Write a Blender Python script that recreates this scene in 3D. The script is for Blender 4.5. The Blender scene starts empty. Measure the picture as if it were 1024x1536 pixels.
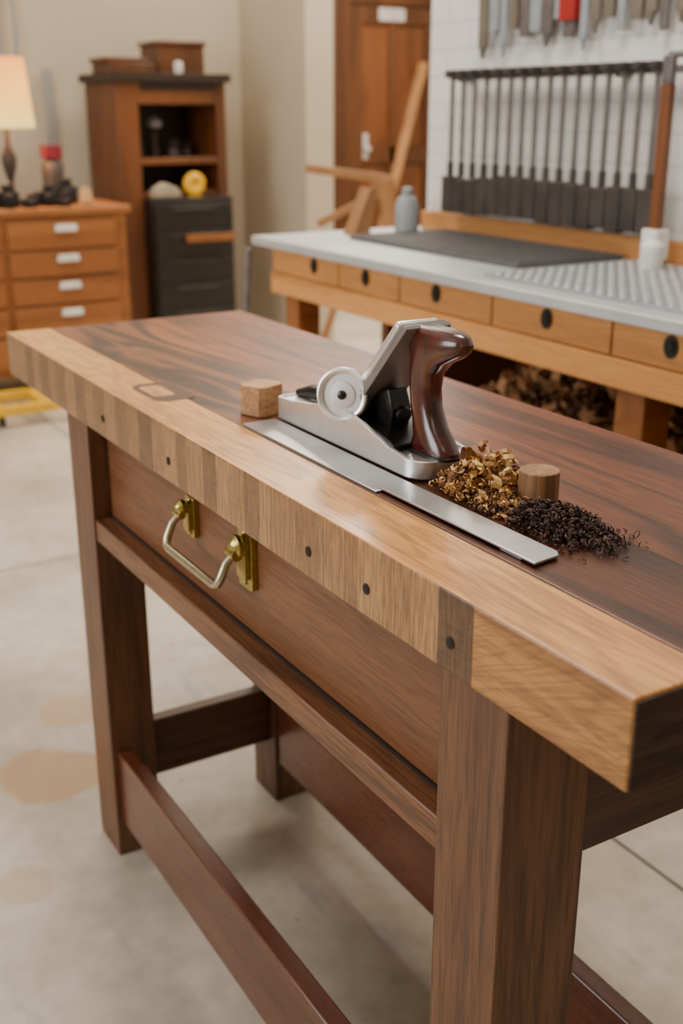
import bpy, bmesh, math, random
from mathutils import Vector, Matrix
random.seed(7)
R = math.radians
T = 0.874
CZ = 1.254

# ------------------------------------------------------------------ helpers
def lin(c):
    o = []
    for v in c[:3]:
        v = v/255.0
        o.append(v/12.92 if v <= 0.04045 else ((v+0.055)/1.055)**2.4)
    return (o[0], o[1], o[2], 1.0)

class NT:
    def __init__(s, name):
        s.m = bpy.data.materials.new(name); s.m.use_nodes = True
        s.t = s.m.node_tree; s.n = s.t.nodes; s.l = s.t.links
        s.b = s.n.get('Principled BSDF')
    def node(s, typ, **kw):
        n = s.n.new(typ)
        for k, v in kw.items():
            if k in n.inputs: n.inputs[k].default_value = v
            else: setattr(n, k, v)
        return n
    def link(s, a, b): s.l.new(a, b)
    def math(s, op, a, b=None, c=None):
        n = s.n.new('ShaderNodeMath'); n.operation = op
        for i, v in enumerate((a, b, c)):
            if v is None: continue
            if isinstance(v, (int, float)): n.inputs[i].default_value = v
            else: s.link(v, n.inputs[i])
        return n.outputs[0]
    def mix(s, fac, a, b, blend='MIX'):
        n = s.n.new('ShaderNodeMix'); n.data_type = 'RGBA'; n.blend_type = blend
        for sock, v in ((n.inputs[0], fac), (n.inputs[6], a), (n.inputs[7], b)):
            if isinstance(v, (int, float, tuple)): sock.default_value = v
            else: s.link(v, sock)
        return n.outputs[2]
    def ramp(s, fac, stops):
        n = s.n.new('ShaderNodeValToRGB')
        while len(n.color_ramp.elements) < len(stops): n.color_ramp.elements.new(0.5)
        for e, (p, c) in zip(n.color_ramp.elements, stops):
            e.position = p; e.color = c
        s.link(fac, n.inputs[0]); return n.outputs[0]
    def rng(s, v, a, b, c=0.0, d=1.0):
        n = s.n.new('ShaderNodeMapRange'); n.interpolation_type = 'SMOOTHSTEP'
        s.link(v, n.inputs[0]); 
        for i, q in enumerate((a, b, c, d)): n.inputs[i+1].default_value = q
        return n.outputs[0]
    def coords(s):
        tc = s.n.new('ShaderNodeTexCoord')
        sp = s.n.new('ShaderNodeSeparateXYZ'); s.link(tc.outputs['Object'], sp.inputs[0])
        return tc.outputs['Object'], sp.outputs

def simple(name, col, rough=0.5, metal=0.0, var=0.12, vscale=20, bump=0.0, coat=0.0, emis=None, es=0):
    m = NT(name); co, xyz = m.coords()
    nz = m.node('ShaderNodeTexNoise', Scale=vscale, Detail=4.0); m.link(co, nz.inputs['Vector'])
    c = lin(col)
    d = tuple(x*(1-var) for x in c[:3])+(1,); e = tuple(min(1, x*(1+var)) for x in c[:3])+(1,)
    o = m.ramp(nz.outputs[0], [(0.3, d), (0.7, e)])
    m.link(o, m.b.inputs['Base Color'])
    m.b.inputs['Roughness'].default_value = rough
    m.b.inputs['Metallic'].default_value = metal
    m.b.inputs['Coat Weight'].default_value = coat
    if bump:
        bp = m.node('ShaderNodeBump', Strength=bump, Distance=0.002)
        m.link(nz.outputs[0], bp.inputs['Height']); m.link(bp.outputs[0], m.b.inputs['Normal'])
    return m.m

def wood(name, dark, mid, light, axis='Y', across=7.0, along=0.7, K=22.0, rough=0.4, fine=0.35,
         ring=0.6, coat=0.0, bump=0.15, plank=None, fscale=260, seed=0.0, post=None, spec=0.5):
    m = NT(name); co, xyz = m.coords()
    vec = co
    if plank:
        ax, st, w = plank
        q = m.math('SUBTRACT', xyz[ax], st); q = m.math('DIVIDE', q, w); q = m.math('FLOOR', q)
        cb = m.node('ShaderNodeCombineXYZ')
        m.link(m.math('MULTIPLY', q, 3.37), cb.inputs[0]); m.link(m.math('MULTIPLY', q, 5.71), cb.inputs[1]); m.link(m.math('MULTIPLY', q, 1.93), cb.inputs[2])
        va = m.node('ShaderNodeVectorMath'); va.operation = 'ADD'
        m.link(co, va.inputs[0]); m.link(cb.outputs[0], va.inputs[1]); vec = va.outputs[0]
    ai = 'XYZ'.index(axis)
    mp = m.node('ShaderNodeMapping'); m.link(vec, mp.inputs[0])
    sc = [across]*3; sc[ai] = along; mp.inputs['Scale'].default_value = sc
    mp.inputs['Location'].default_value = (seed, seed*1.7, seed*0.6)
    n1 = m.node('ShaderNodeTexNoise', Scale=1.0, Detail=3.0, Roughness=0.45, Distortion=0.4)
    m.link(mp.outputs[0], n1.inputs['Vector'])
    r = m.math('SINE', m.math('MULTIPLY', n1.outputs[0], K*2))
    r = m.math('MULTIPLY_ADD', r, 0.5, 0.5)
    n1b = m.node('ShaderNodeTexNoise', Scale=0.6, Detail=2.0); m.link(mp.outputs[0], n1b.inputs['Vector'])
    mp2 = m.node('ShaderNodeMapping'); m.link(vec, mp2.inputs[0])
    sc = [fscale]*3; sc[ai] = fscale*0.045; mp2.inputs['Scale'].default_value = sc
    n2 = m.node('ShaderNodeTexNoise', Scale=1.0, Detail=5.0, Roughness=0.7); m.link(mp2.outputs[0], n2.inputs['Vector'])
    base = m.ramp(n1b.outputs[0], [(0.3, lin(mid)), (0.72, lin(light))])
    base = m.mix(m.math('MULTIPLY', m.math('POWER', r, 2.2), ring), base, lin(dark))
    f = m.ramp(n2.outputs[0], [(0.38, (1-fine,)*3+(1,)), (0.57, (1.12, 1.12, 1.12, 1))])
    col = m.mix(1.0, base, f, 'MULTIPLY')
    if post: col = post(m, col, co, xyz)
    m.link(col, m.b.inputs['Base Color'])
    rr = m.math('MULTIPLY_ADD', n2.outputs[0], -0.2, rough+0.1)
    m.link(rr, m.b.inputs['Roughness'])
    m.b.inputs['Coat Weight'].default_value = coat
    m.b.inputs['Coat Roughness'].default_value = 0.22
    m.b.inputs['Specular IOR Level'].default_value = spec
    bp = m.node('ShaderNodeBump', Strength=bump, Distance=0.001)
    m.link(n2.outputs[0], bp.inputs['Height']); m.link(bp.outputs[0], m.b.inputs['Normal'])
    return m.m

def empty(name, loc=(0, 0, 0)):
    e = bpy.data.objects.new(name, None); e.empty_display_size = 0.05
    bpy.context.collection.objects.link(e); e.location = loc
    return e

class B:
    """mesh builder in world coordinates"""
    def __init__(s): s.v = []; s.f = []; s.mi = []
    def add(s, vs, fs, mi=0, M=None):
        o = len(s.v)
        for p in vs:
            p = Vector(p)
            if M is not None: p = M @ p
            s.v.append(tuple(p))
        for f in fs: s.f.append(tuple(i+o for i in f)); s.mi.append(mi)
        return s
    def box(s, x0, x1, y0, y1, z0, z1, mi=0, M=None):
        vs = [(x0,y0,z0),(x1,y0,z0),(x1,y1,z0),(x0,y1,z0),(x0,y0,z1),(x1,y0,z1),(x1,y1,z1),(x0,y1,z1)]
        fs = [(0,3,2,1),(4,5,6,7),(0,1,5,4),(1,2,6,5),(2,3,7,6),(3,0,4,7)]
        return s.add(vs, fs, mi, M)
    def beam(s, p0, p1, w, d, mi=0, up=(0,0,1)):
        p0, p1 = Vector(p0), Vector(p1); z = (p1-p0); L = z.length; z.normalize()
        u = Vector(up)
        if abs(z.dot(u)) > 0.98: u = Vector((1,0,0))
        x = u.cross(z).normalized(); y = z.cross(x)
        M = Matrix((x, y, z)).transposed().to_4x4(); M.translation = p0
        return s.box(-w/2, w/2, -d/2, d/2, 0, L, mi, M)
    def cyl(s, p0, p1, r0, r1=None, n=24, mi=0, caps=True):
        if r1 is None: r1 = r0
        p0, p1 = Vector(p0), Vector(p1); z = (p1-p0).normalized()
        u = Vector((0,0,1)) if abs(z.z) < 0.95 else Vector((1,0,0))
        x = u.cross(z).normalized(); y = z.cross(x)
        vs = []
        for p, r in ((p0, r0), (p1, r1)):
            for i in range(n):
                a = 2*math.pi*i/n; vs.append(p+x*(r*math.cos(a))+y*(r*math.sin(a)))
        fs = [(i, (i+1) % n, n+(i+1) % n, n+i) for i in range(n)]
        if caps: fs += [tuple(range(n-1, -1, -1)), tuple(range(n, 2*n))]
        return s.add(vs, fs, mi)
    def lathe(s, prof, org, zdir=(0,0,1), n=32, mi=0):
        o = Vector(org); z = Vector(zdir).normalized()
        u = Vector((0,0,1)) if abs(z.z) < 0.95 else Vector((1,0,0))
        x = u.cross(z).normalized(); y = z.cross(x); vs = []
        for r, h in prof:
            r = max(r, 1e-5)
            for i in range(n):
                a = 2*math.pi*i/n; vs.append(o+z*h+x*(r*math.cos(a))+y*(r*math.sin(a)))
        fs = []
        for k in range(len(prof)-1):
            for i in range(n):
                j = (i+1) % n; fs.append((k*n+i, k*n+j, (k+1)*n+j, (k+1)*n+i))
        fs.append(tuple(range(n-1, -1, -1))); fs.append(tuple((len(prof)-1)*n+i for i in range(n)))
        return s.add(vs, fs, mi)
    def prism(s, poly, axis, a0, a1, mi=0, M=None):
        def mk(p, a):
            return {'X': (a, p[0], p[1]), 'Y': (p[0], a, p[1]), 'Z': (p[0], p[1], a)}[axis]
        n = len(poly)
        vs = [mk(p, a0) for p in poly]+[mk(p, a1) for p in poly]
        fs = [(i, (i+1) % n, n+(i+1) % n, n+i) for i in range(n)]+[tuple(range(n-1, -1, -1)), tuple(range(n, 2*n))]
        return s.add(vs, fs, mi, M)
    def tube(s, pts, r, n=12, mi=0, closed=False):
        pts = [Vector(p) for p in pts]; N = len(pts); vs = []
        prevx = None
        for k, p in enumerate(pts):
            a = pts[max(k-1, 0)]; b = pts[min(k+1, N-1)]; t = (b-a).normalized()
            if prevx is None:
                u = Vector((0,0,1)) if abs(t.z) < 0.9 else Vector((1,0,0)); x = u.cross(t).normalized()
            else: x = (prevx - t*prevx.dot(t)).normalized()
            prevx = x; y = t.cross(x)
            rr = r[k] if isinstance(r, (list, tuple)) else r
            for i in range(n):
                an = 2*math.pi*i/n; vs.append(p+x*(rr*math.cos(an))+y*(rr*math.sin(an)))
        fs = []
        for k in range(N-1):
            for i in range(n):
                j = (i+1) % n; fs.append((k*n+i, k*n+j, (k+1)*n+j, (k+1)*n+i))
        fs.append(tuple(range(n-1, -1, -1))); fs.append(tuple((N-1)*n+i for i in range(n)))
        return s.add(vs, fs, mi)
    def sections(s, secs, n=28, mi=0, e=2.6):
        vs = []
        for cx, cy, z, rx, ry in secs:
            for i in range(n):
                a = 2*math.pi*i/n; c, q = math.cos(a), math.sin(a)
                vs.append((cx+rx*math.copysign(abs(c)**(2/e), c), cy+ry*math.copysign(abs(q)**(2/e), q), z))
        fs = []
        for k in range(len(secs)-1):
            for i in range(n):
                j = (i+1) % n; fs.append((k*n+i, k*n+j, (k+1)*n+j, (k+1)*n+i))
        fs.append(tuple(range(n-1, -1, -1))); fs.append(tuple((len(secs)-1)*n+i for i in range(n)))
        return s.add(vs, fs, mi)
    def done(s, name, mats, parent=None, bevel=0.0, seg=2, smooth=True, subsurf=0):
        me = bpy.data.meshes.new(name); me.from_pydata(s.v, [], s.f)
        if not isinstance(mats, (list, tuple)): mats = [mats]
        for m in mats: me.materials.append(m)
        for p, i in zip(me.polygons, s.mi): p.material_index = i
        bm = bmesh.new(); bm.from_mesh(me); bmesh.ops.recalc_face_normals(bm, faces=bm.faces); bm.to_mesh(me); bm.free()
        if smooth:
            for p in me.polygons: p.use_smooth = True
            me.set_sharp_from_angle(angle=R(35))
        ob = bpy.data.objects.new(name, me); bpy.context.collection.objects.link(ob)
        if bevel:
            md = ob.modifiers.new('bevel', 'BEVEL'); md.width = bevel; md.segments = seg; md.limit_method = 'ANGLE'; md.angle_limit = R(40)
        if subsurf:
            md = ob.modifiers.new('sub', 'SUBSURF'); md.levels = subsurf; md.render_levels = subsurf
        if parent: ob.parent = parent
        return ob

# ------------------------------------------------------------------ materials
BX0, BX1, BY0, BY1 = 0.523, 0.995, 0.481, 2.06
SX = 0.605
BH = 0.076

blocks = [0.663, 0.707, 0.745, 0.80, 0.842, 0.868, 0.915, 0.965, 1.02, 1.045, 1.085, 1.125, 1.16, 1.20, 1.245, 1.28, 1.325, 1.36, 1.41, 1.455, 1.50, 1.54, 1.59, 1.63, 1.68, 1.72, 1.77, 1.81, 1.86, 1.90, 1.94]
tones = [0, 2.8, 2.3, 2.9, 1.9, 2.4, 1.8, 2.2, 2.8, 1.3, 2.3, 2.7, 1.0, 2.4, 1.3, 2.6, 2.0, 0.7, 1.9, 1.2, 2.2, 1.4, 1.9, 1.1, 2.3, 1.3, 1.9, 1.1, 2.1, 0.9, 1.9]
def tonecol(t):
    cs = [(70, 45, 28), (108, 76, 47), (146, 106, 66), (178, 134, 85)]
    i = min(int(t), 2); f = t-i
    return tuple(cs[i][k]*(1-f)+cs[i+1][k]*f for k in range(3))

def beam_post(m, col, co, xyz):
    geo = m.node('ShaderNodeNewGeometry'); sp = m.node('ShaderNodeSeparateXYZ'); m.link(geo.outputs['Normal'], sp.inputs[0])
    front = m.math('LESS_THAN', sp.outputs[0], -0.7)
    f0 = m.math('DIVIDE', m.math('SUBTRACT', xyz[1], 0.6), 1.6)
    r = m.n.new('ShaderNodeValToRGB'); r.color_ramp.interpolation = 'CONSTANT'
    st = [((y-0.6)/1.6, lin(tonecol(t))) for y, t in zip(blocks, tones)]
    while len(r.color_ramp.elements) < len(st): r.color_ramp.elements.new(0.5)
    for e, (p, c) in zip(r.color_ramp.elements, st): e.position = p; e.color = c
    m.link(f0, r.inputs[0]); tone = r.outputs[0]
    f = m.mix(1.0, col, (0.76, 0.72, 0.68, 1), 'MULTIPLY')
    mpc = m.node('ShaderNodeMapping'); mpc.inputs['Rotation'].default_value = (R(24), 0, 0)
    m.link(co, mpc.inputs[0]); mpd = m.node('ShaderNodeMapping'); mpd.inputs['Scale'].default_value = (3, 4, 60); m.link(mpc.outputs[0], mpd.inputs[0])
    nn = m.node('ShaderNodeTexNoise', Scale=1.0, Detail=3.0, Distortion=0.3); m.link(mpd.outputs[0], nn.inputs['Vector'])
    ln = m.math('POWER', m.math('MULTIPLY_ADD', m.math('SINE', m.math('MULTIPLY', nn.outputs[0], 60)), 0.5, 0.5), 3)
    f = m.mix(m.math('MULTIPLY', ln, 0.42), f, lin((104, 66, 34)))
    blk = m.mix(0.85, f, tone)
    n = m.node('ShaderNodeTexNoise', Scale=1.0, Detail=4.0, Roughness=0.65); mp = m.node('ShaderNodeMapping'); mp.inputs['Scale'].default_value = (220, 260, 22)
    m.link(co, mp.inputs[0]); m.link(mp.outputs[0], n.inputs['Vector'])
    blk = m.mix(1.0, blk, m.ramp(n.outputs[0], [(0.38, (0.56, 0.54, 0.52, 1)), (0.6, (1.16, 1.16, 1.16, 1))]), 'MULTIPLY')
    far = m.math('GREATER_THAN', xyz[1], 0.663)
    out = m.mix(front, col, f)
    return m.mix(m.math('MULTIPLY', front, far), out, blk)

def top_post(m, col, co, xyz):
    mp = m.node('ShaderNodeMapping'); mp.inputs['Scale'].default_value = (7, 1.3, 4); m.link(co, mp.inputs[0])
    n = m.node('ShaderNodeTexNoise', Scale=1.0, Detail=2.0, Distortion=1.2); m.link(mp.outputs[0], n.inputs['Vector'])
    s = m.math('MULTIPLY_ADD', m.math('SINE', m.math('MULTIPLY', n.outputs[0], 38)), 0.5, 0.5)
    fig = m.ramp(s, [(0.06, lin((28, 15, 9))), (0.4, lin((80, 44, 24))), (0.92, lin((130, 77, 42)))])
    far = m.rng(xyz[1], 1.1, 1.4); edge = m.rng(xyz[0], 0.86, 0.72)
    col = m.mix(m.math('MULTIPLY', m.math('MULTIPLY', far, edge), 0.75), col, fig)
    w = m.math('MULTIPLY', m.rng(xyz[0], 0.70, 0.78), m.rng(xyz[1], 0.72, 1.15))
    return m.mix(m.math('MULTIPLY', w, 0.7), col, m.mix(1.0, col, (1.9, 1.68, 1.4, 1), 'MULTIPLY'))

M_beam = wood('maple_beam', (126, 78, 36), (198, 137, 74), (216, 158, 91), 'Y', across=16, along=3.5, K=24, rough=0.33, fine=0.3, ring=0.36, coat=0.25, post=beam_post, fscale=200, seed=2.2)
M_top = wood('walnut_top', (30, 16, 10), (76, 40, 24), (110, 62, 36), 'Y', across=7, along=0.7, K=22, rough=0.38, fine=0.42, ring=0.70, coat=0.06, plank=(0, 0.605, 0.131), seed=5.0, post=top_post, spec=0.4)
M_walY = wood('walnut_y', (50, 28, 17), (94, 58, 36), (120, 78, 49), 'Y', across=9, along=0.8, K=20, rough=0.42, fine=0.45, ring=0.5, seed=1)
M_walZ = wood('walnut_z', (56, 33, 20), (98, 63, 40), (122, 82, 54), 'Z', across=14, along=1.0, K=18, rough=0.42, fine=0.42, ring=0.45, seed=3)
M_walX = wood('walnut_x', (46, 26, 16), (82, 50, 32), (102, 65, 42), 'X', across=9, along=0.8, K=18, rough=0.42, fine=0.4, ring=0.5, seed=4)
M_str = wood('stretcher_wood', (52, 23, 14), (94, 50, 31), (116, 64, 41), 'Y', across=7, along=0.5, K=12, rough=0.26, fine=0.3, ring=0.4, coat=0.4, seed=8)
M_panel = wood('drawer_wood', (72, 41, 25), (104, 65, 40), (126, 82, 51), 'Y', across=11, along=0.9, K=14, rough=0.4, fine=0.28, ring=0.35, seed=6)
M_endg = wood('end_grain', (22, 13, 8), (50, 31, 19), (78, 50, 30), 'X', across=60, along=6, K=16, rough=0.6, fine=0.6, ring=0.6, fscale=260)
M_inlay = simple('inlay_brown', (70, 36, 17), 0.4, 0, 0.2, 60)
M_black = simple('black_void', (12, 10, 9), 0.7)
M_oak = wood('oak_bench', (146, 90, 44), (196, 134, 72), (212, 152, 88), 'Y', across=8, along=0.6, K=10, rough=0.5, fine=0.15, ring=0.35)
M_oakX = wood('oak_x', (96, 54, 24), (136, 82, 40), (156, 100, 52), 'X', across=8, along=0.6, K=10, rough=0.45, fine=0.15, ring=0.4)
M_pine = wood('old_pine', (110, 74, 44), (150, 106, 66), (172, 128, 84), 'Z', across=8, along=0.6, K=10, rough=0.55, fine=0.15, ring=0.35)
M_cab = wood('cabinet_wood', (54, 28, 12), (98, 55, 25), (122, 72, 35), 'Z', across=6, along=0.6, K=12, rough=0.45, fine=0.2, ring=0.4)
M_door = wood('door_wood', (44, 22, 10), (80, 45, 20), (100, 59, 28), 'Z', across=6, along=0.6, K=12, rough=0.45, fine=0.2, ring=0.4)
M_darkw = simple('dark_trim', (40, 27, 20), 0.5)
M_blackp = simple('black_paint', (24, 24, 25), 0.35)
M_steel = simple('cast_steel', (228, 230, 232), 0.34, 0.86, 0.04, 60, 0.05)
M_blade = simple('blade_steel', (200, 202, 205), 0.34, 0.92, 0.05, 30)
M_iron = simple('iron_steel', (134, 130, 128), 0.36, 0.4, 0.1, 40)
M_jap = simple('japanning', (16, 15, 16), 0.28, 0.0, 0.1)
M_tote = wood('rosewood', (26, 8, 6), (62, 18, 13), (94, 31, 21), 'Z', across=30, along=4, K=8, rough=0.2, fine=0.2, ring=0.4, coat=0.7)
M_brass = simple('brass', (176, 160, 92), 0.28, 1.0, 0.25, 120, 0.15)
M_nickel = simple('aged_brass', (184, 176, 150), 0.34, 1.0, 0.12, 60)
M_plug = wood('plug_wood', (124, 84, 50), (180, 134, 88), (206, 162, 114), 'X', across=60, along=8, K=8, rough=0.6, fine=0.3, ring=0.4)
M_plug2 = wood('plug_wood_dark', (92, 62, 38), (138, 100, 64), (160, 120, 80), 'Z', across=60, along=10, K=8, rough=0.6, fine=0.3, ring=0.4)
M_galv = simple('galvanised_top', (190, 194, 198), 0.38, 0.35, 0.08, 8)
M_wallb = simple('beige_wall', (192, 180, 160), 0.85, 0, 0.04, 3)
M_ceil = simple('ceiling_paint', (226, 222, 216), 0.9, 0, 0.03, 3)
M_white = simple('white_plastic', (220, 220, 216), 0.4)
M_stud = simple('stud_steel', (205, 207, 210), 0.35, 0.4)
M_grey = simple('grey_plastic', (140, 146, 152), 0.45)
M_tool = simple('tool_steel', (112, 108, 108), 0.42, 0.5, 0.2, 30)
M_tooldk = simple('tool_dark', (62, 57, 56), 0.5, 0.2, 0.35, 14)
M_olive = simple('tool_olive', (108, 100, 88), 0.5, 0.1, 0.2, 14)
M_red = simple('red_paint', (150, 30, 26), 0.4)
M_yel = simple('yellow_paint', (222, 172, 24), 0.45)

def floor_mat():
    m = NT('concrete_floor'); co, xyz = m.coords()
    n = m.node('ShaderNodeTexNoise', Scale=1.6, Detail=8.0, Roughness=0.62); m.link(co, n.inputs['Vector'])
    n2 = m.node('ShaderNodeTexNoise', Scale=24.0, Detail=6.0, Roughness=0.6); m.link(co, n2.inputs['Vector'])
    c = m.ramp(n.outputs[0], [(0.32, lin((168, 158, 142))), (0.5, lin((198, 189, 174))), (0.7, lin((218, 211, 198)))])
    c = m.mix(0.75, c, m.ramp(n2.outputs[0], [(0.3, (0.76, 0.75, 0.72, 1)), (0.7, (1.05, 1.05, 1.05, 1))]), 'MULTIPLY')
    n3 = m.node('ShaderNodeTexNoise', Scale=9.0, Detail=3.0); m.link(co, n3.inputs['Vector'])
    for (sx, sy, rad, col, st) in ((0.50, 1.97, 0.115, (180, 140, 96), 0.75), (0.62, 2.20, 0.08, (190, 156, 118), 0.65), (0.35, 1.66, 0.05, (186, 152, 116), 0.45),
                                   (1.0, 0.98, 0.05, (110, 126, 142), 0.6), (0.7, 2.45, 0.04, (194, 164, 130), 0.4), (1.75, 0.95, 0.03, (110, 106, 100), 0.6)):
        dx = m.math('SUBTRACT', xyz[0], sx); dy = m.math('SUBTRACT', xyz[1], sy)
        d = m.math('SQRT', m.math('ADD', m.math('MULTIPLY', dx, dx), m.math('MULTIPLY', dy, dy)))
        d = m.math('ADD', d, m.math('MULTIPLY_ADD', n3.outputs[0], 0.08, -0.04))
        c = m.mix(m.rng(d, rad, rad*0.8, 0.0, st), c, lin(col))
    n4 = m.node('ShaderNodeTexNoise', Scale=1.0, Detail=4.0); mp = m.node('ShaderNodeMapping'); mp.inputs['Scale'].default_value = (14, 3, 1); mp.inputs['Rotation'].default_value = (0, 0, R(35))
    m.link(co, mp.inputs[0]); m.link(mp.outputs[0], n4.inputs['Vector'])
    c = m.mix(m.rng(n4.outputs[0], 0.60, 0.72, 0.0, 0.45), c, lin((140, 146, 150)))
    v = m.node('ShaderNodeTexVoronoi', Scale=7.0); m.link(co, v.inputs['Vector'])
    c = m.mix(m.math('MULTIPLY', m.math('LESS_THAN', v.outputs['Distance'], 0.06), 0.4), c, lin((150, 108, 74)))
    for ax, pos in ((0, 1.318), (1, 3.085), (0, -1.2), (1, 5.6), (1, -0.6)):
        q = m.math('ABSOLUTE', m.math('SUBTRACT', xyz[ax], pos)); q = m.math('LESS_THAN', q, 0.005)
        c = m.mix(m.math('MULTIPLY', q, 0.85), c, lin((84, 86, 88)))
    m.link(c, m.b.inputs['Base Color'])
    m.link(m.math('MULTIPLY_ADD', n.outputs[0], 0.3, 0.33), m.b.inputs['Roughness'])
    bp = m.node('ShaderNodeBump', Strength=0.1, Distance=0.003); m.link(n2.outputs[0], bp.inputs['Height']); m.link(bp.outputs[0], m.b.inputs['Normal'])
    return m.m
M_floor = floor_mat()

def brick_mat():
    m = NT('painted_brick'); co, xyz = m.coords()
    mp = m.node('ShaderNodeCombineXYZ'); m.link(xyz[1], mp.inputs[0]); m.link(xyz[2], mp.inputs[1])
    br = m.node('ShaderNodeTexBrick'); m.link(mp.outputs[0], br.inputs['Vector'])
    br.inputs['Scale'].default_value = 1.0; br.inputs['Brick Width'].default_value = 0.22; br.inputs['Row Height'].default_value = 0.075
    br.inputs['Mortar Size'].default_value = 0.004
    br.inputs['Color1'].default_value = lin((220, 220, 218)); br.inputs['Color2'].default_value = lin((214, 214, 213)); br.inputs['Mortar'].default_value = lin((200, 200, 200))
    m.link(br.outputs[0], m.b.inputs['Base Color']); m.b.inputs['Roughness'].default_value = 0.7
    bp = m.node('ShaderNodeBump', Strength=0.3, Distance=0.004); bp.invert = True
    m.link(br.outputs['Fac'], bp.inputs['Height']); m.link(bp.outputs[0], m.b.inputs['Normal'])
    return m.m
M_brick = brick_mat()

# ------------------------------------------------------------------ room shell
XL, XR, YN, YB, HC = -2.6, 5.6, -2.6, 6.0, 2.9
WX = 2.15; WY = 3.06
B().box(XL-0.1, XR+0.1, YN-0.1, 7.1, -0.1, 0).done('floor', M_floor, smooth=False)
B().box(XL-0.1, XR+0.1, YN-0.1, 7.1, HC, HC+0.1).done('ceiling', M_ceil, smooth=False)
B().box(XL, 3.10, YB, YB+1.0, 0, HC).done('wall_back', M_wallb, smooth=False)
B().box(2.94, 3.10, 5.26, YB, 0, HC).done('wall_pier', M_wallb, smooth=False)
B().box(3.10, XR, 7.0, 7.1, 0, HC).done('wall_door_side', M_wallb, smooth=False)
B().box(WX, WX+0.15, YN, WY, 0, HC).done('wall_right', M_brick, smooth=False)
B().box(XR, XR+0.1, WY, 7.1, 0, HC).done('wall_hall_end', M_wallb, smooth=False)
B().box(WX+0.15, XR, WY-0.1, WY, 0, HC).done('wall_hall', M_wallb, smooth=False)
B().box(XL-0.1, XL, YN, 1.0, 0, HC).box(XL-0.1, XL, 3.2, YB, 0, HC).box(XL-0.1, XL, 1.0, 3.2, 0, 0.9).box(XL-0.1, XL, 1.0, 3.2, 2.5, HC).done('wall_left', M_wallb, smooth=False)
B().box(XL, WX, YN-0.1, YN, 0, HC).done('wall_front', M_wallb, smooth=False)
b = B()
dx0, dx1, dz = 4.12, 4.95, 2.02
b.box(dx0-0.02, dx0+0.10, 6.93, 6.999, 0, dz+0.02).box(dx1, dx1+0.12, 6.93, 6.999, 0, dz+0.02).box(dx0+0.10, dx1, 6.93, 6.999, dz-0.1, dz+0.02)
b.box(dx0+0.10, dx1, 6.975, 6.999, 0, dz-0.1, 1)
for x0, x1, z0, z1 in ((dx0+0.10, dx0+0.2, 0, 1.92), (dx1-0.1, dx1, 0, 1.92), (dx0+0.2, dx1-0.1, 1.8, 1.92), (dx0+0.2, dx1-0.1, 0.9, 1.02), (dx0+0.2, dx1-0.1, 0, 0.2), (4.55, 4.6, 0.2, 1.8)):
    b.box(x0, x1, 6.95, 6.976, z0, z1, 0)
b.box(4.45, 4.66, 6.94, 6.952, 1.82, 1.9, 2)
b.cyl((4.35, 6.95, 1.0), (4.35, 6.9, 1.0), 0.02, mi=2).box(4.33, 4.37, 6.94, 6.952, 0.93, 1.10, 2)
b.done('door_1', [M_door, M_cab, M_stud], bevel=0.004)
w = empty('window_1')
b = B()
for z0, z1 in ((0.9, 0.96), (2.44, 2.5), (1.66, 1.7)): b.box(XL-0.08, XL-0.01, 1.0, 3.2, z0, z1)
for y in (1.0, 2.07, 3.14): b.box(XL-0.08, XL-0.01, y, y+0.06, 0.9, 2.5)
b.done('window_frame', M_white, w)
B().box(XL, 2.94, 5.985, 6.0, 0, 0.1).done('baseboard_back', M_white, smooth=False)

# ------------------------------------------------------------------ workbench
wb = empty('workbench')
B().box(BX0, SX, BY0+0.002, BY1, T-BH, T).done('pale_edge_beam', M_beam, wb, 0.0022, 3)
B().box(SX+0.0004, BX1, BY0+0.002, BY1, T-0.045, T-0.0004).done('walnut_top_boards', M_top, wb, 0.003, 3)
B().box(BX0+0.0015, BX1-0.001, BY0, BY0+0.0021, T-BH+0.0015, T-0.003).box(SX, BX1-0.002, BY0, BY0+0.02, T-BH+0.0015, T-0.045).done('end_cap', M_endg, wb)
L = 0.095
leg = lambda x, y, wx=L, wy=L: B().box(x, x+wx, y, y+wy, 0, T-BH)
FX = 0.527
leg(FX, 0.617).done('leg_1', M_walZ, wb, 0.002)
leg(FX, 1.65, 0.08).done('leg_2', M_walZ, wb, 0.002)
B().box(0.885, 0.97, 0.60, 0.68, 0, T-0.045).done('leg_3', M_walZ, wb, 0.002)
B().box(0.845, 0.93, 1.655, 1.745, 0, T-0.045).done('leg_4', M_walZ, wb, 0.002)
B().box(0.558, 0.575, 0.712, 1.65, 0.640, T-BH-0.002).done('drawer_front', M_panel, wb, 0.002)
B().box(0.566, 0.60, 0.712, 1.65, 0.600, T-BH).box(0.545, 0.566, 0.712, 1.65, T-BH-0.006, T-BH).box(0.5545, 0.558, 0.712, 1.65, 0.6385, 0.6425).done('drawer_surround_and_shadow_line', M_darkw, wb)  # surround, plus a dark strip painted in as the shadow line under the panel
B().box(0.530, 0.575, 0.712, 1.65, 0.602, 0.6385).done('front_rail', M_walY, wb, 0.002)
B().box(FX+L, 0.885, 0.640, 0.675, 0.604, T-0.046).box(0.607, 0.845, 1.68, 1.72, 0.604, T-0.046).done('end_aprons', M_walX, wb, 0.002)
B().box(0.90, 0.925, 0.68, 1.655, 0.604, T-0.046).done('rear_apron', M_walY, wb, 0.002)
B().box(0.537, 0.565, 0.712, 1.65, 0.07, 0.21).done('front_stretcher', M_str, wb, 0.003)
B().box(0.85, 0.878, 0.64, 1.655, 0.085, 0.212).done('rear_stretcher', M_str, wb, 0.003)
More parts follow.
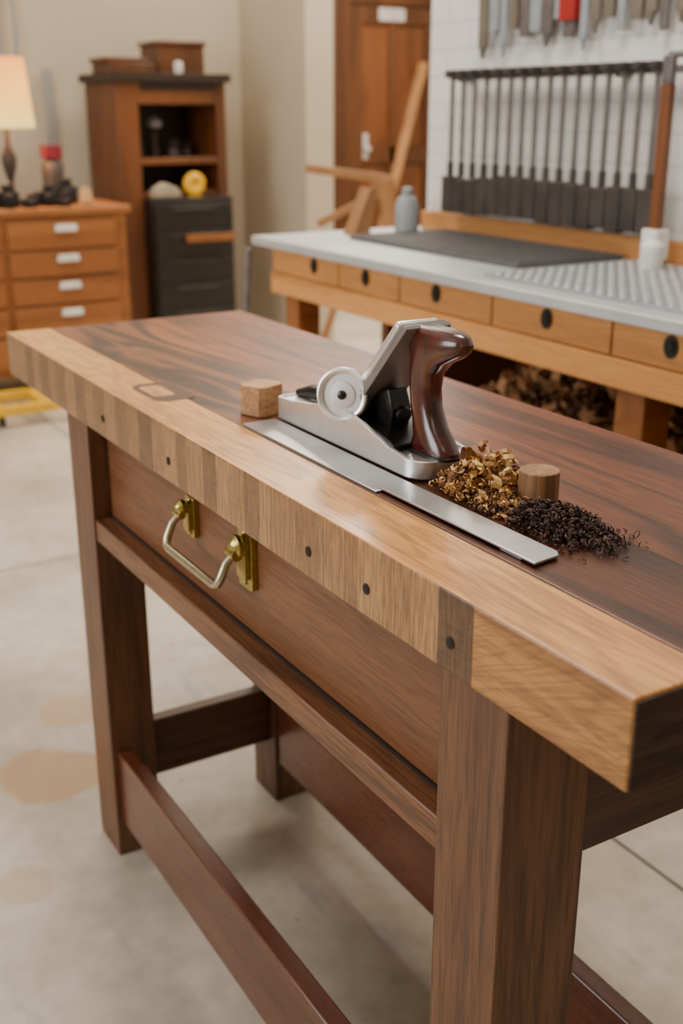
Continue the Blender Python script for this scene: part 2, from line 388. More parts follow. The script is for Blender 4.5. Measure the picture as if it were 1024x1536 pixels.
B().box(0.607, 0.845, 1.675, 1.703, 0.125, 0.235).box(FX+L, 0.90, 0.625, 0.645, 0.125, 0.235).done('end_stretchers', M_walX, wb, 0.003)
b = B(); b2 = B()
for y in (0.694, 0.828, 0.940, 1.309, 1.556):
    b.cyl((BX0-0.0012, y, 0.827), (BX0+0.004, y, 0.827), 0.0042, n=20)
    b2.lathe([(0.0042, 0), (0.0058, 0), (0.0058, 0.0008), (0.0042, 0.0008)], (BX0, y, 0.827), (-1, 0, 0), 20)
b.done('screw_holes', M_black, wb); b2.done('screw_hole_rims', M_darkw, wb)
def rrect(cx, cy, hx, hy, r, n=6):
    p = []
    for sx, sy, a0 in ((1, 1, 0), (-1, 1, 90), (-1, -1, 180), (1, -1, 270)):
        for i in range(n+1):
            a = R(a0+90*i/n); p.append((cx+sx*(hx-r)+r*math.cos(a), cy+sy*(hy-r)+r*math.sin(a)))
    return p
# C-shaped inlay: dark ring with a pale field
B().prism(rrect(0.591, 1.485, 0.031, 0.058, 0.020), 'Z', T-0.001, T+0.0004).done('inlay_ring', M_inlay, wb)
B().prism(rrect(0.584, 1.492, 0.0165, 0.034, 0.010), 'Z', T-0.001, T+0.0006).done('inlay_field', M_beam, wb)
# drawer pull
dp = B()
HY0, HY1, HZ = 1.312, 1.147, 0.750
for y, s in ((HY0, 0.85), (HY1, 1.2)):
    dp.prism(rrect(y, HZ-0.006*s, 0.015*s, 0.033*s, 0.004*s), 'X', 0.550, 0.558, 0)
    dp.prism(rrect(y, HZ-0.006*s, 0.010*s, 0.023*s, 0.006*s), 'X', 0.544, 0.550, 0)
    dp.lathe([(0.009*s, 0), (0.012*s, 0.003), (0.0125*s, 0.008), (0.009*s, 0.012), (0.005*s, 0.015), (0, 0.016)], (0.545, y, HZ+0.010), (-1, 0, 0), 20, 0)
    for k in (-1, 1): dp.lathe([(0.0035, 0), (0.0035, 0.001), (0.002, 0.0025), (0, 0.003)], (0.550, y, HZ-0.006*s+k*0.027*s), (-1, 0, 0), 12, 0)
    dp.cyl((0.535, y-0.011, HZ+0.002), (0.535, y+0.011, HZ+0.002), 0.0065*s, n=16)
ox = 0.535
path = [(ox, HY0, HZ), (ox-0.010, HY0, HZ-0.010), (ox-0.018, HY0, HZ-0.028), (ox-0.021, HY0-0.004, HZ-0.036), (ox-0.022, HY0-0.012, HZ-0.039),
        (ox-0.022, HY1+0.012, HZ-0.039), (ox-0.021, HY1+0.004, HZ-0.036), (ox-0.018, HY1, HZ-0.028), (ox-0.010, HY1, HZ-0.010), (ox, HY1, HZ)]
dp.tube(path, 0.0056, 14, 1)
dp.done('drawer_pull', [M_brass, M_nickel], wb, 0.001)

# ------------------------------------------------------------------ steel straightedge + blade
B().box(0.608, 0.655, 0.945, 1.262, T, T+0.0025).done('steel_straightedge', M_blade, None, 0.0006)
b = B(); b.prism([(0.6145, 0.954), (0.650, 0.962), (0.653, 0.712), (0.648, 0.704), (0.617, 0.700)], 'Z', T+0.0025, T+0.005)
b.box(0.618, 0.648, 0.72, 0.75, T, T+0.0026).done('steel_ruler_blade', M_blade, None, 0.0005)

# ------------------------------------------------------------------ hand plane
hp = empty('hand_plane')
PX0, PX1, PY0, PY1 = 0.660, 0.744, 0.945, 1.270
Z0 = T+0.0026
hts = [(0.945, .020), (.965, .021), (1.00, .025), (1.03, .033), (1.06, .041), (1.09, .046), (1.12, .046), (1.15, .042), (1.19, .035), (1.23, .030), (1.27, .028)]
def hgt(y):
    for (a, ha), (b_, hb) in zip(hts, hts[1:]):
        if y <= b_:
            t = max(0, (y-a)/(b_-a)); return ha+(hb-ha)*(t*t*(3-2*t)*0.5+t*0.5)
    return hts[-1][1]
def outline(inset):
    p = []
    x0, x1, y0, y1 = PX0+inset, PX1-inset, PY0+inset, PY1-inset
    r0, r1 = 0.026-inset, 0.010-inset*0.5
    def arc(cx, cy, r, a0, a1, n=8): return [(cx+r*math.cos(R(a0+(a1-a0)*i/n)), cy+r*math.sin(R(a0+(a1-a0)*i/n))) for i in range(n+1)]
    p += arc(x0+r0, y0+r0, r0, 180, 270); p += arc(x1-r0, y0+r0, r0, 270, 360)
    N = 44
    ya, yb = y0+r0, y1-r1
    p += [(x1, ya+(yb-ya)*i/N) for i in range(1, N)]
    p += arc(x1-r1, y1-r1, r1, 0, 90); p += arc(x0+r1, y1-r1, r1, 90, 180)
    p += [(x0, yb+(ya-yb)*i/N) for i in range(1, N)]
    return p
po, pi_ = outline(0), outline(0.0055); n = len(po)
vs = [(x, y, Z0) for x, y in po]+[(x, y, Z0+hgt(y)) for x, y in po]+[(x, y, Z0+hgt(y)) for x, y in pi_]+[(x, y, Z0+0.008) for x, y in pi_]
fs = []
for i in range(n):
    j = (i+1) % n
    for k in range(3): fs.append((k*n+i, k*n+j, (k+1)*n+j, (k+1)*n+i))
fs.append(tuple(range(n))); fs.append(tuple(range(3*n, 4*n)))
B().add(vs, fs).done('plane_body', M_steel, hp, 0.001)
pi2 = [(x, y) for x, y in outline(0.0054)]
B().prism([p for p in pi2 if p[1] < 1.03], 'Z', Z0+0.007, Z0+0.0192).done('heel_deck', M_steel, hp, 0.001)
B().prism([p for p in pi2 if p[1] > 1.17], 'Z', Z0+0.007, Z0+0.0262).done('toe_deck', M_steel, hp, 0.001)
b = B()
b.prism([(1.17, Z0+.008), (1.0, Z0+.008), (1.0, Z0+.026), (1.03, Z0+0.034), (1.08, Z0+.04), (1.13, Z0+.036)], 'X', 0.6656, 0.7385)
b.prism([(1.12, Z0+.03), (1.045, Z0+.03), (1.040, Z0+.056), (1.050, Z0+.078), (1.075, Z0+0.068)], 'X', 0.690, 0.716)
b.cyl((0.704, 1.075, Z0+0.055), (0.704, 1.035, Z0+0.048), 0.010, n=20)
b.done('frog', M_jap, hp, 0.0015)
A_ = Vector((0.704, 1.128, Z0+0.016)); C_ = Vector((0.704, 0.994, Z0+0.158))
d = (C_-A_).normalized(); nrm = Vector((0, d.z, -d.y))
b = B()
b.beam(A_, C_, 0.060, 0.006, 0, up=nrm)
b.beam(A_+nrm*0.006, C_-d*0.004+nrm*0.006, 0.058, 0.005, 0, up=nrm)
b.done('cutting_iron', M_iron, hp, 0.001)
b = B(); b.beam(A_+d*0.02+nrm*0.014, C_-d*0.012+nrm*0.014, 0.055, 0.010, 0, up=nrm)
b.done('lever_cap', M_steel, hp, 0.003)
dc = Vector((0.664, 1.104, 0.940)); dn = Vector((-0.80, -0.58, 0.14)).normalized()
b = B()
b.lathe([(0.0, -0.008), (0.027, -0.008), (0.031, -0.005), (0.032, 0.004), (0.0325, 0.010), (0.0315, 0.0135), (0.029, 0.0145), (0.0262, 0.0135), (0.0252, 0.0095), (0.016, 0.0095), (0.0152, 0.012), (0.010, 0.0122), (0.0, 0.0124)], dc-dn*0.006, dn, 48, 0)
b.done('adjusting_wheel', M_steel, hp)
b = B()
b.lathe([(0.0055, 0), (0.0055, 0.002), (0.003, 0.003), (0, 0.003)], dc+dn*0.0064, dn, 20, 0)
b.cyl(dc-dn*0.014, dc-dn*0.035, 0.009, 0.011)
b.cyl((0.694, 1.150, Z0+0.02), (0.694, 1.150, dc.z-0.01), 0.008, 0.010)
b.done('wheel_hub', M_jap, hp, 0.0008)
b = B(); b.tube([(0.69, 1.262, Z0+0.030), (0.695, 1.235, Z0+0.036), (0.70, 1.21, Z0+0.038), (0.70, 1.185, Z0+0.034), (0.70, 1.165, Z0+0.026)], [0.005, 0.009, 0.011, 0.011, 0.008], 14)
b.done('toe_strap', M_jap, hp)
tx = 0.704
secs = [(tx, .975, Z0+.0195, .018, .036), (tx, .975, Z0+.026, .0175, .036), (tx, .977, Z0+.036, .0165, .030), (tx, .985, Z0+.050, .0155, .0235), (tx, .993, Z0+.070, .015, .020),
        (tx, .996, Z0+.090, .015, .0195), (tx, .994, Z0+.108, .0155, .022), (tx, .986, Z0+.122, .0165, .030), (tx, .977, Z0+.131, .0175, .041),
        (tx, .972, Z0+.139, .0178, .049), (tx, .971, Z0+.148, .0175, .052), (tx, .972, Z0+.155, .0150, .049), (tx, .973, Z0+.159, .010, .042)]
b = B(); b.sections(secs, 32, 0, 2.5); b.done('tote_handle', M_tote, hp)
B().sections([(tx, .977, Z0+.0185, .021, .041), (tx, .977, Z0+.0225, .021, .041)], 32).done('tote_base', M_jap, hp, 0.0008)

# ------------------------------------------------------------------ wooden plugs
b = B()
Mr = Matrix.Translation((0.658, 1.306, 0)) @ Matrix.Rotation(R(20), 4, 'Z')
b.prism([(0.023, 0.016), (0.016, 0.023), (-0.016, 0.023), (-0.023, 0.016), (-0.023, -0.016), (-0.016, -0.023), (0.016, -0.023), (0.023, -0.016)], 'Z', T, T+0.040, 0, Mr)
b.done('wooden_bench_stop', M_plug, None, 0.0012, 2)
B().lathe([(0.0195, 0), (0.0205, 0.001), (0.0205, 0.039), (0.0195, 0.040)], (0.725, 0.824, T), n=40).done('wooden_dowel_plug', M_plug2)

# ------------------------------------------------------------------ shavings
def curls(b, cx, cy, rad, h, N, mats, rmin, rmax, sx=1.0, sy=1.0, zbase=T, wr=(0.0015, 0.005), nseg=10, off=0, zlift=0, keep=None):
    for i in range(N):
        rr = rad*math.sqrt(random.random())*(0.6+0.5*random.random()); a = random.random()*6.283
        x, y = cx+rr*math.cos(a)*sx, cy+rr*math.sin(a)*sy
        r = random.uniform(rmin, rmax); w = random.uniform(*wr)
        if keep and not keep(x, y, r+w): continue
        hh = max(0.0, h*(1-(rr/rad)**2))
        z = zbase+r*0.9+random.random()*hh+zlift*hh
        ax = Vector((random.gauss(0, 1), random.gauss(0, 1), random.gauss(0, .6))).normalized()
        u = ax.orthogonal().normalized(); v = ax.cross(u)
        turns = random.uniform(0.4, 1.5); drift = random.uniform(0.3, 1.6)*w; a0 = random.random()*6.28
        vs = []; fs = []
        for k in range(nseg+1):
            t = k/nseg; an = a0+t*turns*6.283; q = r*(1-0.35*t)
            p = Vector((x, y, z))+u*(q*math.cos(an))+v*(q*math.sin(an))+ax*(drift*(t-.5)*2)
            ww = w*(0.35+0.65*math.sin(math.pi*min(1, 0.12+t*0.85)))
            for sgn in (-1, 1):
                pp = p+ax*(ww*0.5*sgn)+Vector((random.uniform(-1, 1), random.uniform(-1, 1), random.uniform(-1, 1)))*w*0.08
                pp.z = max(pp.z, zbase+0.0004); vs.append(pp)
        for k in range(nseg): fs.append((2*k, 2*k+1, 2*k+3, 2*k+2))
        b.add(vs, fs, off+random.randrange(mats))
ok = lambda x, y, r: y+r < 0.941 and x-r > 0.656 and math.hypot(x-0.725, y-0.824) > 0.0215+r*0.7
Mg = [simple('shaving_%d' % i, c, 0.55, 0, 0.25, 120) for i, c in enumerate(((158, 106, 54), (184, 134, 74), (118, 72, 38), (216, 178, 110), (92, 52, 28)))]
Md = [simple('dark_shaving_%d' % i, c, 0.7, 0, 0.25, 120) for i, c in enumerate(((66, 38, 32), (48, 29, 25), (90, 54, 42), (36, 22, 20)))]
b = B()
curls(b, 0.708, 0.880, 0.070, 0.032, 1100, 5, 0.0012, 0.004, 0.88, 1.1, wr=(0.0015, 0.004), keep=ok)
curls(b, 0.708, 0.888, 0.046, 0.030, 85, 3, 0.004, 0.008, 0.9, 1.1, wr=(0.004, 0.009), off=0, zlift=0.5, keep=ok)
curls(b, 0.708, 0.880, 0.055, 0.022, 40, 1, 0.004, 0.008, 0.9, 1.1, wr=(0.005, 0.010), off=3, zlift=0.9, keep=ok)
curls(b, 0.690, 0.832, 0.036, 0.014, 240, 5, 0.0015, 0.004, 0.8, 1.1, wr=(0.0015, 0.004), keep=ok)
curls(b, 0.695, 0.815, 0.040, 0.012, 40, 5, 0.003, 0.006, 0.8, 1.1, wr=(0.002, 0.006), keep=ok)
curls(b, 0.700, 0.768, 0.062, 0.022, 1300, 4, 0.001, 0.0035, 0.72, 1.0, wr=(0.001, 0.003), nseg=7, off=5, keep=ok)
curls(b, 0.692, 0.830, 0.040, 0.014, 160, 4, 0.001, 0.0035, 0.8, 1.0, wr=(0.001, 0.003), nseg=7, off=5, keep=ok)
curls(b, 0.700, 0.735, 0.062, 0.006, 260, 4, 0.0015, 0.006, 0.8, 1.1, wr=(0.0008, 0.002), off=5, keep=ok)
curls(b, 0.695, 0.775, 0.045, 0.018, 60, 4, 0.004, 0.007, 0.8, 1.0, wr=(0.002, 0.005), off=5, keep=ok)
b.done('wood_shavings', Mg+Md)

# ------------------------------------------------------------------ background bench
gb = empty('long_storage_bench')
GX0, GX1, GY0, GY1, GT = 1.57, 2.14, -0.6, 3.02, 0.90
B().box(GX0-0.03, GX1, GY0, GY1+0.08, GT-0.025, GT).done('metal_countertop', M_galv, gb, 0.003)
ys = [GY1, 2.64, 2.345, 1.975, 1.60, 1.26, 0.9, 0.5, 0.1, -0.3, GY0]
b = B()
for a, c in zip(ys, ys[1:]): b.box(GX0, GX0+0.02, c+0.003, a-0.003, 0.802, GT-0.027)
b.box(GX0+0.02, GX1, GY0, GY1, 0.80, GT-0.026)
b.done('drawer_fronts', M_oak, gb, 0.002)
B().box(GX0-0.008, GX0+0.05, GY0, GY1, 0.742, 0.80).box(GX0+0.05, GX1, GY1-0.04, GY1, 0.742, 0.80).done('lower_beam', M_oak, gb, 0.003)
b = B()
for y in (2.77, 2.50, 2.186, 1.79, 1.445, 1.08, 0.7, 0.3):
    b.prism([(y+0.017*math.cos(R(a)), 0.845+0.022*math.sin(R(a))) for a in range(0, 360, 20)], 'X', GX0-0.004, GX0+0.001, 0)
    b.prism([(y+0.010*math.cos(R(a)), 0.845+0.013*math.sin(R(a))) for a in range(0, 360, 20)], 'X', GX0-0.007, GX0-0.003, 1)
b.done('oval_pulls', [M_blackp, M_black], gb)
b = B()
for y in (2.87, 1.50, 0.1):
    for x in (GX0, GX1-0.09): b.box(x, x+0.075, y, y+0.075, 0, 0.742)
b.done('bench_legs', M_oakX, gb, 0.003)
B().box(GX0+0.1, GX1-0.02, GY0, GY1-0.02, 0.36, 0.385).box(GX0+0.02, GX0+0.05, GY0, GY1-0.05, 0.34, 0.40).done('lower_shelf', M_oak, gb, 0.002)
B().box(GX1-0.015, GX1, GY0, GY1-0.02, 0.05, 0.80).box(GX0+0.1, GX1-0.02, 2.55, 2.58, 0.385, 0.8).done('back_panel', M_cab, gb, 0.002)
B().box(GX1-0.04, GX1, GY0, GY1, GT, GT+0.055).done('back_rail', M_oak, gb, 0.003)
b = B(); b.box(1.60, 2.08, 0.4, 2.05, GT, GT+0.006)
b.done('perforated_steel_tray', simple('tray_steel', (158, 162, 168), 0.35, 0.5), gb, 0.001)
b = B()
for i in range(15):
    for j in range(50):
        x = 1.625+i*0.031; y = 0.43+j*0.0325
        b.cyl((x, y, GT+0.006), (x, y, GT+0.009), 0.008, n=8)
b.done('tray_studs', M_stud, gb, smooth=False)
b = B(); b.box(1.74, 2.08, 2.10, 2.86, GT, GT+0.012)
for i in range(24): b.box(1.75, 2.07, 2.11+i*0.031, 2.125+i*0.031, GT+0.012, GT+0.016)
b.done('rubber_bench_mat', simple('rubber', (78, 78, 80), 0.6), None, 0.002)
b = B(); curls(b, 1.86, 1.95, 0.5, 0.28, 1600, 4, 0.012, 0.035, 0.34, 1.05, zbase=0.386, wr=(0.01, 0.03), nseg=6)
b.done('wood_offcut_heap', [simple('offcut_%d' % i, c, 0.7) for i, c in enumerate(((160, 116, 74), (130, 92, 58), (182, 138, 92), (96, 66, 42)))])
b = B(); b.box(1.67, 1.74, 2.43, 2.52, 0.386, 0.47, 0).box(1.68, 1.73, 2.44, 2.51, 0.47, 0.49, 0); b.done('yellow_storage_case', M_yel, None, 0.004)
b = B(); b.lathe([(0.033, 0), (0.036, 0.004), (0.036, 0.085), (0.028, 0.105), (0.016, 0.112), (0.016, 0.135), (0.0, 0.137)], (1.965, 2.90, GT), n=28)
b.done('grey_spray_bottle', M_grey)
B().prism([(1.80, GT), (1.86, GT), (1.885, GT+0.13), (1.86, GT+0.135)], 'Y', 2.94, 3.0).done('wooden_offcut_block', M_pine, None, 0.002)
b = B(); b.lathe([(0.025, 0), (0.027, 0.003), (0.027, 0.055), (0.012, 0.068), (0.012, 0.078), (0, 0.079)], (1.97, 1.90, GT+0.006), n=24)
b.done('white_glue_bottle', M_white)
B().cyl((1.50, 3.16, 0.0), (1.545, 3.13, 0.86), 0.012).lathe([(0.02, 0), (0.02, 0.02)], (1.50, 3.16, 0.0)).done('steel_pipe', M_tool)

# ------------------------------------------------------------------ tool racks on right wall
tr = empty('clamp_rack')
RX = WX-0.04
b = B(); b.box(RX-0.02, RX+0.005, 1.0, 2.87, 1.335, 1.352)
for y in (2.85, 2.2, 1.5, 1.02): b.box(RX, WX, y-0.01, y+0.01, 1.33, 1.357)
b.cyl((RX-0.015, 1.0, 1.375), (RX-0.015, 2.02, 1.375), 0.008, mi=0)
b.done('rack_bar', M_tool, tr)
b = B()
y = 2.83
while y > 2.02:
    w_ = 0.0065
    b.box(RX-0.045, RX-0.035, y-w_, y+w_, 0.99, 1.36, 0)
    b.box(RX-0.06, RX-0.02, y-0.012, y+0.012, 1.34, 1.362, 1)
    b.cyl((RX-0.04, y, 1.352), (RX-0.065, y, 1.352), 0.010, n=12, mi=1)
    b.box(RX-0.055, RX-0.025, y-0.027, y+0.022, 0.968+random.uniform(-.004, .006), 1.070+random.uniform(-.012, .012), 1)
    b.cyl((RX-0.04, y, 1.07), (RX-0.04, y, 1.11), 0.010, n=12, mi=1)
    y -= 0.0535
b.done('hanging_clamps', [M_tool, M_tooldk], tr, 0.002)
hs = empty('hand_tool_rack')
b = B(); b.box(WX-0.05, WX, 1.0, 2.80, 1.60, 1.62, 0)
y = 2.76
while y > 1.05:
    mi = random.choice((0, 1, 5, 2, 1, 5)); hw = random.uniform(0.008, 0.022); zb = 1.44+random.uniform(-.02, .04)
    b.box(WX-0.035, WX-0.025, y-hw, y+hw, zb, 1.64, mi)
    if random.random() < .5: b.cyl((WX-0.03, y, zb), (WX-0.03, y, zb-0.03), hw*0.7, hw*0.3, n=10, mi=mi)
    b.lathe([(0.012, 0), (0.016, 0.03), (0.012, 0.09), (0.014, 0.11)], (WX-0.03, y, 1.60), n=12, mi=3)
    y -= random.uniform(0.042, 0.062)
b.box(WX-0.045, WX-0.02, 2.37, 2.43, 1.47, 1.7, 4)
b.done('hanging_hand_tools', [M_tool, M_grey, M_tooldk, M_oak, M_red, M_olive], hs, 0.002)
b = B(); sy = 1.955; sx = 2.03
b.box(sx-0.01, sx+0.012, sy-0.014, sy+0.014, 0.99, 1.31, 0).box(sx-0.022, sx+0.022, sy-0.026, sy+0.022, GT+0.02, 0.99, 1).box(sx-0.010, sx+0.010, sy-0.014, sy+0.014, 1.31, 1.37, 2)
b.cyl((sx, sy, GT+0.006), (sx, sy, GT+0.02), 0.03, mi=2)
b.done('sash_clamp', [M_cab, M_white, M_tool], None, 0.003)

# ------------------------------------------------------------------ sawhorse & plank near door
b = B()
b.beam((2.40, 4.30, 1.025), (2.72, 4.12, 0.975), 0.030, 0.035)
b.beam((2.36, 4.30, 0.0), (2.66, 4.15, 0.97), 0.035, 0.03); b.beam((2.72, 3.95, 0.0), (2.66, 4.10, 0.98), 0.045, 0.035)
b.beam((2.85, 4.2, 0.0), (2.70, 4.12, 0.97), 0.04, 0.03)
b.beam((2.39, 4.27, 0.55), (2.72, 4.07, 0.5), 0.03, 0.03); b.beam((2.42, 4.24, 0.80), (2.70, 4.10, 0.95), 0.03, 0.03)
b.done('wooden_sawhorse', M_pine, None, 0.003)
B().beam((4.13, 6.6, 0.01), (4.80, 6.91, 1.56), 0.065, 0.03).done('leaning_plank', M_pine, None, 0.003)

# ------------------------------------------------------------------ drawer chest
ch = empty('drawer_chest')
CX0, CX1, CY0, CY1, CT = 0.72, 1.86, 5.0, 5.5, 0.85
B().box(CX0, CX1, CY0+0.02, CY1, 0.12, CT-0.03).box(CX0, CX0+0.06, CY0+0.02, CY0+0.08, 0, 0.12).box(CX1-0.06, CX1, CY0+0.02, CY0+0.08, 0, 0.12).box(CX0, CX0+0.06, CY1-0.08, CY1, 0, 0.12).box(CX1-0.06, CX1, CY1-0.08, CY1, 0, 0.12).done('chest_body', M_oakX, ch, 0.004)
B().box(CX0-0.02, CX1+0.02, CY0-0.01, CY1, CT-0.03, CT).done('chest_top', M_oakX, ch, 0.004)
b = B(); hb = B()
zs = [0.15, 0.30, 0.43, 0.55, 0.67, 0.80]
for z0, z1 in zip(zs, zs[1:]):
    for x0, x1 in ((1.32, 1.81), (0.76, 1.29)):
        b.box(x0, x1, CY0, CY0+0.02, z0+0.006, z1-0.006)
        xc = 1.575 if x0 > 1 else 1.03
        hb.prism([(xc-0.05, z1-0.05), (xc+0.05, z1-0.05), (xc+0.045, z1-0.02), (xc-0.045, z1-0.02)], 'Y', CY0-0.018, CY0)
b.done('drawer_fronts', M_oakX, ch, 0.004); hb.done('cup_pulls', M_white, ch, 0.004)
lp = empty('table_lamp')
LX, LY = 1.43, 5.28
b = B(); b.lathe([(0.06, 0), (0.062, 0.01), (0.02, 0.03), (0.012, 0.1), (0.03, 0.16), (0.035, 0.2), (0.012, 0.26), (0.008, 0.36)], (LX, LY, CT), n=28)
b.done('lamp_base', M_tooldk, lp)
m = NT('lamp_shade_fabric'); m.b.inputs['Base Color'].default_value = lin((190, 130, 62)); m.b.inputs['Roughness'].default_value = 0.9
co_, xyz_ = m.coords()
m.link(m.ramp(m.math('DIVIDE', m.math('SUBTRACT', xyz_[2], 1.18), 0.29), [(0.0, lin((255, 222, 130))), (0.5, lin((255, 190, 90))), (1.0, lin((225, 140, 56)))]), m.b.inputs['Emission Color'])
m.b.inputs['Emission Strength'].default_value = 1.9
nsh = 40; vs = []; fs = []
for r_, z in ((0.125, 1.18), (0.100, 1.47)):
    for i in range(nsh): vs.append((LX+r_*math.cos(6.2832*i/nsh), LY+r_*math.sin(6.2832*i/nsh), z))
fs = [(i, (i+1) % nsh, nsh+(i+1) % nsh, nsh+i) for i in range(nsh)]
so = B().add(vs, fs).done('lamp_shade', m.m, lp)
md = so.modifiers.new('sol', 'SOLIDIFY'); md.thickness = 0.003
def light(name, typ, loc, power, col, size=None, rot=None, parent=None, sizey=None):
    l = bpy.data.lights.new(name, typ); l.energy = power; l.color = col
    if typ == 'AREA':
        l.shape = 'RECTANGLE'; l.size = size; l.size_y = sizey or size
    elif size: l.shadow_soft_size = size
    o = bpy.data.objects.new(name, l); bpy.context.collection.objects.link(o); o.location = loc
    if rot: o.rotation_euler = rot
    if parent: o.parent = parent
    return o
light('lamp_bulb', 'POINT', (LX, LY, 1.30), 20, (1, 0.58, 0.24), 0.03, parent=lp)
b = B()
for (x, y, s) in ((1.36, 5.12, 1), (1.55, 5.15, .9), (1.66, 5.25, 1.1), (1.45, 5.08, .6), (1.60, 5.07, .55)):
    b.box(x-0.06*s, x+0.05*s, y-0.03*s, y+0.03*s, CT, CT+0.07*s); b.box(x-0.02*s, x+0.03*s, y-0.02*s, y+0.02*s, CT+0.07*s, CT+0.10*s)
    b.cyl((x, y-0.03*s, CT+0.035*s), (x-0.01, y-0.08*s, CT+0.035*s), 0.026*s, n=20)
b.done('vintage_cameras', M_blackp, None, 0.004)
b = B(); b.lathe([(0.045, 0), (0.05, 0.01), (0.05, 0.16), (0.03, 0.19), (0, 0.19)], (1.66, 5.40, CT), n=20, mi=1); b.box(1.62, 1.70, 5.36, 5.44, CT+0.19, CT+0.25, 0)
b.done('storage_jar', [simple('magenta_lid', (110, 22, 44), 0.5), M_tooldk], None, 0.003)
b = B(); b.lathe([(0.025, 0), (0.03, 0.01), (0.022, 0.06), (0.012, 0.08), (0, 0.08)], (1.70, 5.06, CT), n=16); b.done('small_turned_knob', M_plug)
b = B()
for x, z0, z1 in ((1.62, 1.28, 1.85), (1.70, 1.35, 1.85), (1.83, 0.95, 1.45), (1.86, 0.95, 1.45)):
    b.tube([(x, 5.97, z1), (x+0.005, 5.96, (z0+z1)/2), (x-0.01, 5.96, z0)], 0.008, 8)
b.tube([(1.62, 5.96, 1.28), (1.66, 5.95, 1.22), (1.72, 5.95, 1.26), (1.70, 5.96, 1.35)], 0.008, 8)
b.box(1.56, 1.8, 5.95, 5.999, 1.84, 1.88)
b.done('hanging_cables', M_grey)
b = B(); b.box(1.10, 1.62, 4.62, 4.66, 0.05, 0.09).box(1.10, 1.62, 4.88, 4.92, 0.05, 0.09).box(1.58, 1.62, 4.66, 4.88, 0.05, 0.09).box(1.10, 1.14, 4.66, 4.88, 0.05, 0.09).box(1.3, 1.34, 4.66, 4.88, 0.05, 0.09)
for x in (1.13, 1.59):
    for y in (4.66, 4.88): b.cyl((x-0.012, y, 0.025), (x+0.012, y, 0.025), 0.025, n=20, mi=1)
b.done('yellow_dolly', [M_yel, M_blackp], None, 0.003)

# ------------------------------------------------------------------ tall cabinet
cb = empty('tall_cabinet')
KX0, KX1, KY0, KY1, KT = 2.00, 2.57, 5.42, 5.86, 1.38
b = B()
b.box(KX0, KX0+0.11, KY0, KY1, 0, KT).box(KX1-0.05, KX1, KY0, KY1, 0, KT).box(KX0, KX1, KY1-0.02, KY1, 0, KT)
b.box(KX0+0.11, KX1-0.05, KY0, KY1, KT-0.10, KT).box(KX0+0.11, KX1-0.05, KY0, KY1, 1.0, 1.03).box(KX0+0.11, KX1-0.05, KY0+0.02, KY1, 0.84, 0.87)
b.done('cabinet_carcass', M_cab, cb, 0.004)
B().box(KX0-0.03, KX1+0.02, KY0-0.03, KY1, KT, KT+0.04).box(KX0+0.12, KX1-0.05, KY0-0.004, KY0, KT-0.04, KT-0.0).box(KX0+0.11, KX1-0.05, KY1-0.03, KY1-0.021, 0.87, KT-0.1).done('cabinet_cornice_and_dark_back', M_darkw, cb, 0.006)  # cornice, plus a dark back sheet that darkens the open interior
b = B(); hb = B()
UX0, UX1 = KX0+0.11, 2.545
b.box(UX0, UX1, 5.32, KY0-0.0, 0.0, 0.845)
zz = 0.06
for i in range(6):
    b.box(UX0+0.01, UX1-0.01, 5.308, 5.32, zz, zz+0.118); zz += 0.128
    hb.box(UX0+0.1, UX1-0.1, 5.298, 5.308, zz-0.04, zz-0.028)
b.done('black_drawer_unit', M_blackp, cb, 0.003); hb.done('drawer_rails', M_tooldk, cb, 0.002)
B().box(2.27, 2.53, 5.27, 5.297, 0.635, 0.672).done('wooden_drawer_pull', M_oakX, cb, 0.003)
b = B(); b.box(2.26, 2.50, 5.5, 5.74, KT+0.04, KT+0.17); b.box(2.25, 2.51, 5.49, 5.75, KT+0.17, KT+0.19)
b.done('wooden_box', M_door, None, 0.004)
b = B(); b.box(1.99, 2.22, 5.45, 5.70, KT+0.04, KT+0.085); b.box(1.97, 2.19, 5.47, 5.68, KT+0.085, KT+0.11)
b.done('stacked_boards', M_door, None, 0.004)
B().lathe([(0.02, 0), (0.022, 0.004), (0.02, 0.05), (0.01, 0.055), (0, .055)], (2.33, 5.43, KT+0.04), n=16).done('small_white_bottle', M_white)
b = B()
for x, y, r_, h in ((2.17, 5.6, .035, .10), (2.26, 5.62, .03, .14), (2.35, 5.58, .04, .09), (2.44, 5.63, .03, .07)):
    b.lathe([(r_, 0), (r_*1.05, h*.1), (r_*.6, h*.5), (r_*.9, h*.8), (r_*.3, h), (0, h)], (x, y, 1.03), n=18)
b.lathe([(0.03, 0), (0.04, 0.03), (0.0, 0.06)], (2.26, 5.6, 1.17), n=18, mi=1)
b.done('turned_vessels', [M_tooldk, M_grey])
b = B()
vs = []
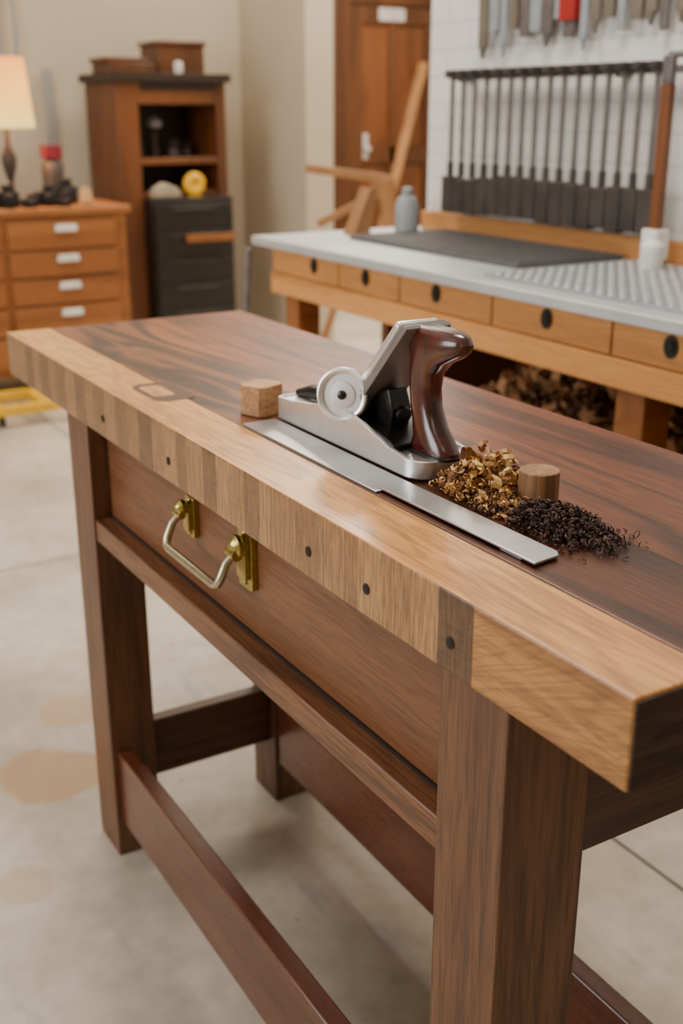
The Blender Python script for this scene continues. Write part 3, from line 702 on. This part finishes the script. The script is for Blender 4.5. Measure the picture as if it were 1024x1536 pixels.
for k in range(13):
    t = k/12*6.283; vs.append((2.37+0.038*math.cos(t), 5.39, 0.845+0.060+0.038*math.sin(t)))
b.tube(vs, 0.022, 12); b.box(2.34, 2.40, 5.375, 5.405, 0.845, 0.86).cyl((2.37, 5.38, 0.905), (2.37, 5.40, 0.905), 0.025); b.done('yellow_tape_roll', M_yel)
b = B(); b.prism([(2.13, 0.845), (2.29, 0.845), (2.27, 0.89), (2.20, 0.92), (2.14, 0.89)], 'Y', 5.35, 5.41); b.done('folded_cloth', simple('cloth', (160, 148, 128), 0.9), None, 0.01)

# ------------------------------------------------------------------ lights
fx = [('a', 1.0, 1.5, 0.6, 1.0, 48), ('b', 0.9, 4.1, 1.2, 1.0, 44), ('c', 3.6, 5.2, 1.8, 1.2, 165), ('d', -1.2, -0.8, 1.2, 1.2, 10)]
for nme, x, y, sx, sy, pw in fx:
    e = empty('ceiling_light_panel')
    B().box(x-sx/2-0.03, x+sx/2+0.03, y-sy/2-0.03, y+sy/2+0.03, HC-0.05, HC).done('panel_housing', M_white, e, 0.004)
    light('panel_light', 'AREA', (x, y, HC-0.056), pw, (1.0, 0.89, 0.75), sx, (0, 0, 0), e, sy)
light('window_daylight', 'AREA', (XL+0.02, 2.1, 1.7), 82, (0.98, 0.97, 0.97), 2.1, None, w, 1.5).rotation_euler = (R(90), 0, R(-90))

wd = bpy.data.worlds.new('World'); bpy.context.scene.world = wd; wd.use_nodes = True
wd.node_tree.nodes['Background'].inputs[0].default_value = (0.9, 0.93, 1, 1); wd.node_tree.nodes['Background'].inputs[1].default_value = 0.6

# ------------------------------------------------------------------ camera
cam = bpy.data.cameras.new('camera'); co = bpy.data.objects.new('camera', cam); bpy.context.collection.objects.link(co)
co.location = (0, 0, CZ); co.rotation_euler = (R(90-19.65), 0, R(-30.9))
cam.sensor_fit = 'VERTICAL'; cam.sensor_height = 36; cam.lens = 1689/1536*36
cam.clip_start = 0.05
cam.dof.use_dof = True; cam.dof.focus_distance = 1.12; cam.dof.aperture_fstop = 4.4
bpy.context.scene.camera = co
